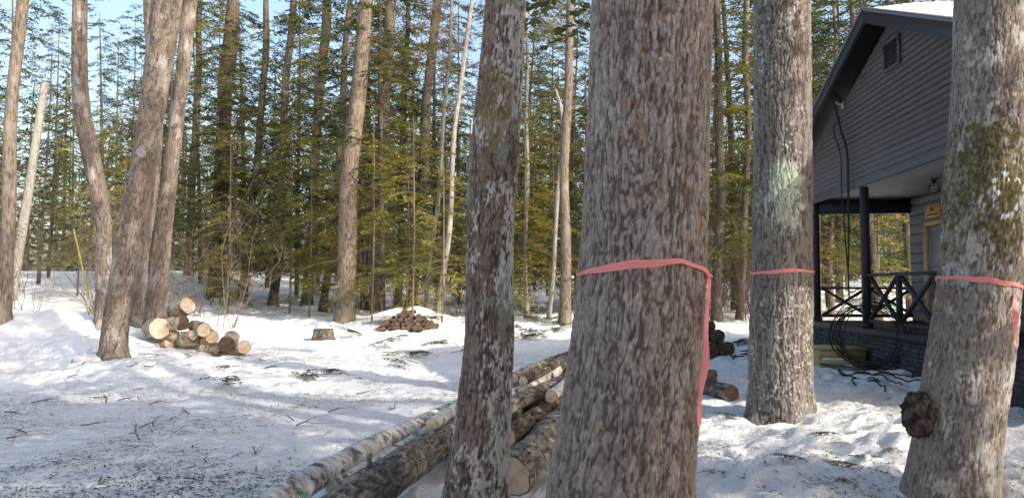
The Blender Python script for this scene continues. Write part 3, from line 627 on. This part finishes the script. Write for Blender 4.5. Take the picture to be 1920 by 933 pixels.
# birch firewood heap, left
fw=[((300,616),(270,600),.24,0.9),((352,572),(318,590),.20,1.0),((338,636),(300,640),.17,.9),((345,604),(322,600),.16,.9),((382,618),(350,612),.16,.9),((372,648),(330,640),.13,.9),((398,632),(372,622),.15,.8),((425,646),(400,630),.18,.8),((458,650),(430,632),.15,.8),((405,655),(380,645),.11,.7),((318,650),(285,632),.14,.9),((280,622),(250,622),.13,.8),((362,628),(335,620),.12,.9),((440,660),(418,650),.09,.6)]
lab=['left birch round of the firewood heap with a broad cream cut face','topmost birch log of the firewood heap tilted up to the right','low birch log at the front middle of the firewood heap','birch log tucked under the topmost log of the heap','orange peeling birch log at the centre right of the heap','birch piece at the foot of the heap in front','small peeling birch log on the right slope of the heap','large round standing out at the right of the heap','rightmost birch round lying apart in the snow','small split birch piece low between the right rounds','lower left birch log partly sunk in snow','thin birch log at the left rear of the heap','thin birch log wedged in the middle of the heap','smallest birch piece in front of the right rounds']
yb=G(350,664)[1]+.6
fr=np.random.default_rng(77)
for i,((a,b),(c,d),r_,L) in enumerate(fw):
    yy=yb+(.35 if b<600 else .1*((i*7)%4));p=P(a,b,yy)
    an=fr.uniform(.25,1.15);dd=Vector((-math.cos(an),math.sin(an),fr.uniform(-.25,.12)))*L
    if i in (2,5,11): dd=Vector((math.cos(an)*.9,math.sin(an)*.6,fr.uniform(-.2,.1)))*L*.8
    p.z=max(p.z,gz(p.x,p.y)+r_*.45)
    if i==1: dd=Vector((-.75,.5,-.28))
    if i==7: dd=Vector((-.2,.8,.1))
    log(p,p+dd,r_*.92,r_*.85,BIRCHW,CUT if i%4!=3 else CUTOLD,lab[i],None,22,'log','firewood_log',.01)
# snow covered stack of round ends
xk,yk=G(762,620);rows=[(0,12),(1,11),(2,8),(3,5),(4,3)]
base=gz(xk,yk);me_src=None
for rw,nn in rows:
    for k in range(nn):
        rr=.06+.03*random.random();px_=xk+(k-(nn-1)/2)*.15+random.uniform(-.04,.04);pz=base+.05+rw*.115+random.uniform(-.03,.03);yy=yk+random.uniform(0,.18)+rw*.08
        if me_src is None:
            me_src=log((px_,yy,pz),(px_,yy+.7,pz),rr,rr,DARKLOG,CUTOLD,'x',None,14,'log','stacked_log',.0);o=me_src;r00=rr
        else:
            o=me_src.copy();C.objects.link(o)
            for ch in list(me_src.children):
                c=ch.copy();C.objects.link(c);c.parent=o
            o.location=(px_,yy,pz);o.scale=(rr/r00,rr/r00,1);dv=Vector((random.uniform(-.15,.15),1,random.uniform(-.06,.06)));o.rotation_euler=dv.to_track_quat('Z','Y').to_euler()
        tag(o,'small brown round log end in the snow covered log stack','log','round logs of the snow covered stack')
th=np.linspace(0,2*PI,60,endpoint=False);qq=np.linspace(0,1,24);T,Q=np.meshgrid(th,qq);hh=.26*np.cos(Q*PI/2)
XX=.95*Q*np.cos(T)*(1+.2*np.sin(T*2+1));YY=.45*Q*np.sin(T);m=MB();m.add(np.stack([XX,YY,hh*(.5+1.0*fbm(XX*2+5,YY*2,XX*0,4))],-1).reshape(-1,3),grid_faces(24,60,True))
o=m.build('snow_cap',SNOW2,None,True);o.location=(xk-.1,yk+.85,base+.42);tag(o,'white snow mound covering the stack of round logs','snow')
# stump
x,y=G(606,636);rt=empty('tree_stump',(x,y,gz(x,y)),'old cut stump alone in the sunlit snow of the clearing','stump')
m=MB();zz=np.array([-.2,0,.1,.2,.28]);T,ZZ=np.meshgrid(np.arange(24)*2*PI/24,zz);R=np.array([.34,.30,.26,.25,.24])[:,None]*(1+.1*np.cos(T*5))
V=np.stack([R*np.cos(T),R*np.sin(T),ZZ],-1);m.add(V.reshape(-1,3),grid_faces(5,24,True));m.build('stump_bark',DARKLOG,rt,True)
m=MB();m.add(V[-1]*[.98,.98,1],[list(range(24))]);m.build('cut_top',CUTOLD,rt)
# yellow guard
m=MB();yg=20.;a=P(138,428,yg);b=P(165,560,yg);m.tube([b,b.lerp(a,.5)+Vector((.02,0,0)),a],[.022,.022,.02],8,0,True)
tag(m.build('guy_wire_guard',simple('yellow_plastic',(.45,.38,.10),.6)),'thin yellow guy wire guard tilting out of the snow behind the crooked maple','guard')
# ---------------------------------------------------------------- fallen boughs
BG=[]
for s in range(3):
    m=MB();r=np.random.default_rng(80+s)
    for q_ in range(2+s): bough(m,r,np.array([r.normal(0,.06),r.normal(0,.06),.02]),r.uniform(-.7,.7),r.uniform(.3,.55),.15,.2,30,9,.035,.007,.5,0,1,.010)
    BG.append(hide_src(m.build('fallen_bough',[LEAFB,TWIG])).data)
spots=[(1352,800),(1385,790),(1545,815),(1560,835),(1655,862),(1668,840),(1325,890),(1620,880),(1480,860),(400,692),(765,688),(800,665),(560,705),(600,715),(640,700),(740,690),(960,610),(1000,600),(1030,612),(985,620),(1045,600),(940,600),(1010,588),(675,630),(870,665),(1335,660),(1390,640),(1340,780),(1430,905),(1580,900),(970,630),(1020,625),(1050,615),(985,605),(930,615),(835,640),(700,650),(520,690),(450,720),(980,596),(1038,592),(1000,630)]
for i,(px,py) in enumerate(spots):
    x,y=G(px,py);o=bpy.data.objects.new('fallen_bough',BG[i%3]);C.objects.link(o);s=.6 if y<9 else (1.3 if y<15 else 2.3);s*=random.uniform(.5,.9)
    o.location=(x,y,gz(x,y)+.01);o.rotation_euler=(random.uniform(-.2,.2),random.uniform(-.3,.1),i*2.1);o.scale=(s,s,s)
    tag(o,'dark green hemlock bough lying loose on the snow','bough','fallen hemlock boughs on the snow')
# litter
r=np.random.default_rng(9);n=100000;yy=4.5+17*r.random(n)**1.2;xx=r.uniform(-.75,.75,n)*yy;keep=(xx<xb(yy)-.1)|((xx>1.2)&(r.random(n)<.6));cl=fbm(xx*1.3,yy*1.3,0*xx,15,3);keep&=(cl+r.normal(0,.09,n)>.5);xx=xx[keep];yy=yy[keep];n=len(xx)
a=r.uniform(0,2*PI,n);B=np.stack([xx,yy,g(xx,yy)+.006],1);D=np.stack([np.cos(a),np.sin(a),r.uniform(-.05,.15,n)],1);m=MB();bg_=1+(r.random(n)<.06)*2.5
leaves(m,B,D,np.cross(D,[0,0,1.]),r.uniform(.015,.06,n)*bg_,r.uniform(.003,.009,n))
o=tag(m.build('twig_litter',[LEAFB,LITT]),'scattered needles and bark crumbs over the packed snow','litter',None,'stuff')
o.data.polygons.foreach_set('material_index',(r.random(n)<.6).astype(np.int32))
for i in range(44):
    px,py,L,a=[(610,706,1.3,.1),(640,710,.8,2.8),(440,690,.5,.5),(45,826,.35,.1),(830,668,.9,.15),(300,760,.3,1),(540,790,.25,2.4),(180,800,.3,.4),(480,850,.25,1.9),(380,900,.3,.2),(700,740,.5,.4),(250,730,.4,2.7)][i] if i<12 else (random.uniform(20,820),random.uniform(640,830),random.uniform(.2,.6),random.uniform(0,3))
    x,y=G(px,py)
    if x>xb(y)-.2: continue
    m=MB();r=np.random.default_rng(i+200)
    bare(m,r,np.array([-L/2*math.cos(a),-L/2*math.sin(a),.03]),np.array([math.cos(a),math.sin(a),.0]),L,.010,1,0,.5)
    for k in range(len(m.v)): m.v[k][:,2]=np.clip(m.v[k][:,2],0,.07)
    o=m.build('fallen_twig',TWIG);o.location=(x,y,gz(x,y));tag(o,'bare brown twig lying on the packed snow track','twig','fallen twigs on the track')
# ---------------------------------------------------------------- cabin
SID=simple('grey_siding',(.112,.118,.13),.65,.08,3,.05);TRIM=simple('charcoal_trim',(.032,.035,.042),.55,.1,5,.05)
EDGE=simple('roof_edge',(.16,.18,.21),.5,.05);CEIL=simple('porch_ceiling_paint',(.27,.28,.295),.7,.04,2,.03);LOGW=simple('painted_log_siding',(.16,.168,.178),.7,.08,3,.06)
NAT=simple('natural_pine',(.58,.36,.17),.6,.2,6);NEWW=simple('new_lumber',(.48,.36,.17),.7,.2,8);BLK=simple('black_metal',(.015,.015,.016),.4,.1);CABM=simple('black_cable',(.014,.014,.015),.45,.1)
t=MT('ledge_stone',.85);oi=t.noise(t.obj((1,3,12)),2.2,4,.6);t.base(t.ramp(oi,[(.35,(.045,.05,.06)),(.5,(.06,.065,.075)),(.65,(.08,.085,.095))]));t.nrm(t.bump(t.noise(t.obj(),22,5),.7,.02));STONE=t.m
t=MT('door_glass',.08);t.base((.35,.38,.40));GLS=t.m
Yp=10.77;cab=empty('cabin',(4.625+.1*Yp,Yp,0),'dark grey cabin with a gabled covered porch and stone base at the right','cabin',None,-math.atan(.1))
PK=5.60;SN=.43;SF=.37;LS=.092
zb0=3.31;m=MB();z=zb0
while z<PK-.03:
    z1=min(z+LS,PK);n0=-min(4.5,(PK-z)/SN);f0=min(4.1,(PK-z)/SF);n1=-min(4.5,(PK-z1)/SN);f1=min(4.1,(PK-z1)/SF)
    m.add([(-.024,n0,z),(-.024,f0,z),(-.003,f1,z1),(-.003,n1,z1),(.0,n0,z),(.0,f0,z)],[(0,1,2,3),(4,5,1,0)]);z+=LS
m.build('gable_siding',SID,cab)
m=MB();m.box(-.05,.0,-4.5,4.1,3.24,3.33);m.build('gable_trim',SID,cab)
# roof
def slab(name,y1,s,mat,t0,t1,x0=-.38,x1=8.2,y0=0):
    m=MB();m.prism([(y0,PK+t0),(y1,PK+t0-s*abs(y1)),(y1,PK+t1-s*abs(y1)),(y0,PK+t1)],x0,x1);return m.build(name,mat,cab)
slab('roof',4.55,SF,TRIM,.03,.17);slab('roof',-4.75,SN,TRIM,.03,.17)
for y1,s in ((4.58,SF),(-4.78,SN)):
    slab('rake_board',y1,s,TRIM,-.06,.13,-.425,-.385);slab('rake_trim',y1,s,EDGE,.13,.185,-.44,-.385)
m=MB()
for y1,s in ((4.5,SF),(-4.7,SN)):
    aa=np.linspace(0,1,30);xx=np.linspace(-.28,8.1,30);A,Bx=np.meshgrid(aa*y1,xx)
    ed=np.minimum(np.minimum(ss(0,.06,1-np.abs(A/y1)),ss(-.29,.3,Bx)),1);Zt=PK+.172-s*np.abs(A)+.05*ed*(.8+.4*vn(A*1.2,Bx,0*A,4))
    m.add(np.stack([Bx,A,Zt],-1).reshape(-1,3),grid_faces(30,30))
m.build('roof_snow',SNOW2,cab,True)
# vent
m=MB();vy=-.03;vz=5.05
for (a,b,c,d) in ((-.28,.28,.19,.225),(-.28,.28,-.225,-.19),(-.28,-.24,-.19,.19),(.24,.28,-.19,.19)): m.box(-.06,-.02,vy+a,vy+b,vz+c,vz+d)
v_=m.build('gable_vent',SID,cab)
m=MB();m.box(-.03,-.024,vy-.24,vy+.24,vz-.19,vz+.19)
for k in range(7): m.bar((-.045,vy-.24,vz-.16+k*.053),(-.045,vy+.24,vz-.16+k*.053),.03,.008)
m.build('louvre',TRIM,v_)
# ceiling, beams, deck, skirt
m=MB();m.box(.0,1.9,-4.5,4.05,3.33,3.40);m.build('porch_ceiling',CEIL,cab)
m=MB();m.box(.03,1.88,3.92,4.05,3.04,3.325);m.build('porch_beam',TRIM,cab)
m=MB();m.box(-.06,1.9,-4.5,4.1,.80,.90);m.build('porch_deck',TRIM,cab)
m=MB();rr=np.random.default_rng(2);z=0.
while z<.8:
    hh=min(rr.uniform(.05,.10),.80-z)
    if hh<.02:break
    y=-4.5
    while y<4.05:
        w=rr.uniform(.12,.42);m.box(-.02-rr.uniform(.0,.022),.1,y+.002,min(y+w,4.08)-.002,z+.002,z+hh-.002);y+=w
    z+=hh
m.build('stone_skirt',STONE,cab)
# walls
def halflog(m,xw,y0,y1,z0,z1,sg=-1,step=.19):
    z=z0
    while z<z1-.01:
        h_=min(step,z1-z);a=np.linspace(0,PI,8);prof=[(xw+sg*.045*math.sin(q)**.7,z+h_*(1-math.cos(q))/2) for q in a]
        v=[(p[0],y0,p[1]) for p in prof]+[(p[0],y1,p[1]) for p in prof];m.add(v,[(i,i+1,i+9,i+8) for i in range(7)]);z+=step
m=MB();halflog(m,1.9,-4.5,2.38,.9,3.33);halflog(m,1.9,3.30,3.98,.9,3.33);halflog(m,1.9,2.38,3.30,2.80,3.33)
m.build('log_wall',LOGW,cab,True)
m=MB();m.box(1.88,2.0,3.96,4.05,.9,3.33);m.build('corner_board',TRIM,cab)
m=MB();m.prism([(-4.45,0),(4.0,0),(4.0,PK-SF*4.0),(0,PK),(-4.45,PK-SN*4.45)],1.93,8.0);m.build('house_body',SID,cab)
# door
d_=MB()
d_.box(1.80,1.92,3.22,3.30,.9,2.80);d_.box(1.80,1.92,2.38,2.46,.9,2.80);d_.box(1.80,1.92,2.46,3.22,2.72,2.80)
dr=d_.build('door_frame',NAT,cab)
m=MB();m.box(1.86,1.90,2.47,3.21,.92,1.35);m.box(1.86,1.90,2.47,2.56,1.35,2.71);m.box(1.86,1.90,3.12,3.21,1.35,2.71);m.box(1.86,1.90,2.56,3.12,2.62,2.71);m.box(1.86,1.90,2.56,3.12,1.95,2.0)
dd=m.build('door',simple('door_paint',(.22,.24,.26),.5),cab)
m=MB();m.box(1.875,1.885,2.56,3.12,1.35,2.62);m.build('pane',GLS,dd)
m=MB();m.tube([(1.84,2.52,1.85),(1.80,2.52,1.85)],[.03,.03],10,0,True);m.build('handle',BLK,dd)
# sign
m=MB();m.box(1.80,1.83,2.62,3.20,2.86,3.08);m.box(1.795,1.80,2.60,3.22,3.08,3.095);sg=m.build('name_sign',NAT,cab)
def text(body,size,y,z,x,par,mat):
    cu=bpy.data.curves.new('lettering','FONT');cu.body=body;cu.size=size;cu.extrude=.002;cu.align_x='CENTER'
    o=bpy.data.objects.new('lettering',cu);C.objects.link(o);bpy.context.view_layer.update()
    me=bpy.data.meshes.new_from_object(o.evaluated_get(bpy.context.evaluated_depsgraph_get()));bpy.data.objects.remove(o)
    o=bpy.data.objects.new('lettering',me);C.objects.link(o);me.materials.append(mat);o.parent=par
    o.matrix_local=Matrix(((0,0,-1,x),(-1,0,0,y),(0,1,0,z),(0,0,0,1)))
text('The',.10,2.91,2.98,1.796,sg,BLK)
m=MB();m.tube([(1.797,2.70+.42*i/20,2.915+.015*math.sin(i*1.9)) for i in range(21)],.006,5);m.build('carved_line',BLK,sg)
# posts, rails
for y in (1.37,3.97,-2.3):
    m=MB();m.box(-.02,.09,y-.055,y+.055,.9,3.24);m.box(-.04,.11,y-.07,y+.07,.9,.98);m.build('porch_post',TRIM,cab)
def rail(a,b,zt,zb_,nx):
    a=Vector(a);b=Vector(b);m=MB();m.bar(a+Vector((0,0,zt)),b+Vector((0,0,zt)),.10,.045);m.bar(a+Vector((0,0,zb_)),b+Vector((0,0,zb_)),.06,.06)
    for k in range(nx):
        p=a.lerp(b,k/nx);q=a.lerp(b,(k+1)/nx);m.bar(p+Vector((0,0,zb_)),q+Vector((0,0,zt)),.045,.05);m.bar(p+Vector((.012,0,zt)),q+Vector((.012,0,zb_)),.045,.05)
        if k: m.bar(p+Vector((0,0,zb_)),p+Vector((0,0,zt)),.07,.07)
    m.build('porch_railing',TRIM,cab)
rail((.05,1.30,0),(.05,-2.2,0),1.77,1.02,3);rail((.12,3.97,0),(1.88,3.97,0),1.55,1.0,2)
# porch lamp
lx,ly=1.05,1.15;m=MB();m.tube([(lx,ly,3.33),(lx,ly,3.31)],[.055,.055],16,0,True);m.tube([(lx,ly,3.31),(lx,ly,3.27)],[.025,.025],12,0,True);m.tube([(lx,ly,3.27),(lx,ly,3.25)],[.045,.055],16,0,True)
pl=m.build('porch_lamp',BLK,cab)
m=MB();m.tube([(lx,ly,3.25),(lx,ly,3.20),(lx,ly,3.14),(lx,ly,3.11)],[.04,.055,.048,.015],16,0,True)
t=MT('lamp_glass',.1);t.base((.6,.63,.62));t.b.inputs['Transmission Weight'].default_value=.6;m.build('glass_globe',t.m,pl,True)
m=MB()
for zz_ in (3.21,3.155): m.tube([(lx+.078*math.cos(a),ly+.078*math.sin(a),zz_) for a in np.linspace(0,2*PI,25)],.0045,5)
for a in np.linspace(0,2*PI,7)[:-1]: m.tube([(lx+q*math.cos(a),ly+q*math.sin(a),w) for q,w in ((.045,3.26),(.08,3.21),(.078,3.155),(.02,3.095))],.004,5)
m.build('wire_cage',BLK,pl)
# bracket + cables on gable
m=MB();by=2.08;m.tube([(-.02,by,4.80),(-.14,by,4.83),(-.2,by,4.92),(-.15,by,5.0),(-.08,by-.05,4.98)],.022,8);m.box(-.04,-.02,by-.05,by+.05,4.74,4.86)
m.build('service_bracket',simple('pale_conduit',(.45,.46,.47),.5,.1),cab)
def smooth(pts,n=40):
    p=np.array(pts,float);k=np.arange(len(p),dtype=float);tt=np.linspace(0,len(p)-1,n);return np.stack([hermite(tt,k,p[:,i]) for i in range(3)],1)
cb=MB()
for k,(dy,zz0,xx0) in enumerate(((0,4.9,-.18),(.30,4.60,-.06),(-.05,4.8,-.16))):
    cb.tube(smooth([(xx0,by+dy*.2,zz0),(-.13,by+dy-.1,4.4),(-.09,by+dy-.3,3.9),(-.10,by+dy-.35,3.3),(-.16,by+dy*.5-.5,2.4),(-.22,1.45,1.75),(-.3,1.2,1.35)]),.011,6)
o=cb.build('hanging_cable',CABM,None,True);o.location=cab.location;o.rotation_euler=cab.rotation_euler;tag(o,'black cables hanging down the gable from a curved bracket','cable')
cc=MB();r=np.random.default_rng(4);c0=P(1630,626,11.0)
for k in range(11):
    R1=r.uniform(.36,.54);R2=r.uniform(.36,.50);ox=r.normal(0,.08);oz=r.normal(0,.03);dd=r.normal(0,.04)
    cc.tube([(c0.x+ox*.6+R1*.80*math.cos(a),c0.y+dd-R1*.62*math.cos(a)+.03*math.sin(3*a+k),c0.z+oz+R2*math.sin(a)*(1+.05*math.cos(2*a+k))-.02) for a in np.linspace(0,2*PI,48)],.0065,6)
tag(cc.build('cable_coil',CABM,None,True),'large coil of black cable leaning on the porch railing','cable coil')
cc=MB()
for k in range(5):
    xs_=np.linspace(0,1,40);pa=np.array(G(1545+12*k,690+3*k));pb=np.array(G(1735-24*k,710+4*k))
    pp=pa[None]*(1-xs_[:,None])+pb[None]*xs_[:,None];pp[:,0]+=.10*np.sin(xs_*PI*(1.5+.5*k)+k);pp[:,1]+=.14*np.cos(xs_*PI*(1.2+.3*k)+k*2)
    cc.tube(np.stack([pp[:,0],pp[:,1],g(pp[:,0],pp[:,1])+.014],1),.009,6)
tag(cc.build('ground_cable',CABM,None,True),'black cable ends trailing over the snow below the porch','cable')
# wooden step
x,y=G(1572,688);rt=empty('wooden_step',(x,y,gz(x,y)),'unpainted yellow wooden box step below the porch corner','step',None,-.1)
m=MB();m.box(-.38,.38,-.25,.3,.30,.34);m.build('tread',NEWW,rt);m=MB();m.box(-.36,.36,-.22,-.18,.17,.295);m.build('front_board',NEWW,rt)
for s in (-1,1): m=MB();m.box(s*.34-.02,s*.34+.02,-.178,.28,-.05,.295);m.build('side_board',NEWW,rt)
m=MB();m.box(-.38,.38,-.50,-.26,.10,.14);m.build('lower_tread',NEWW,rt)
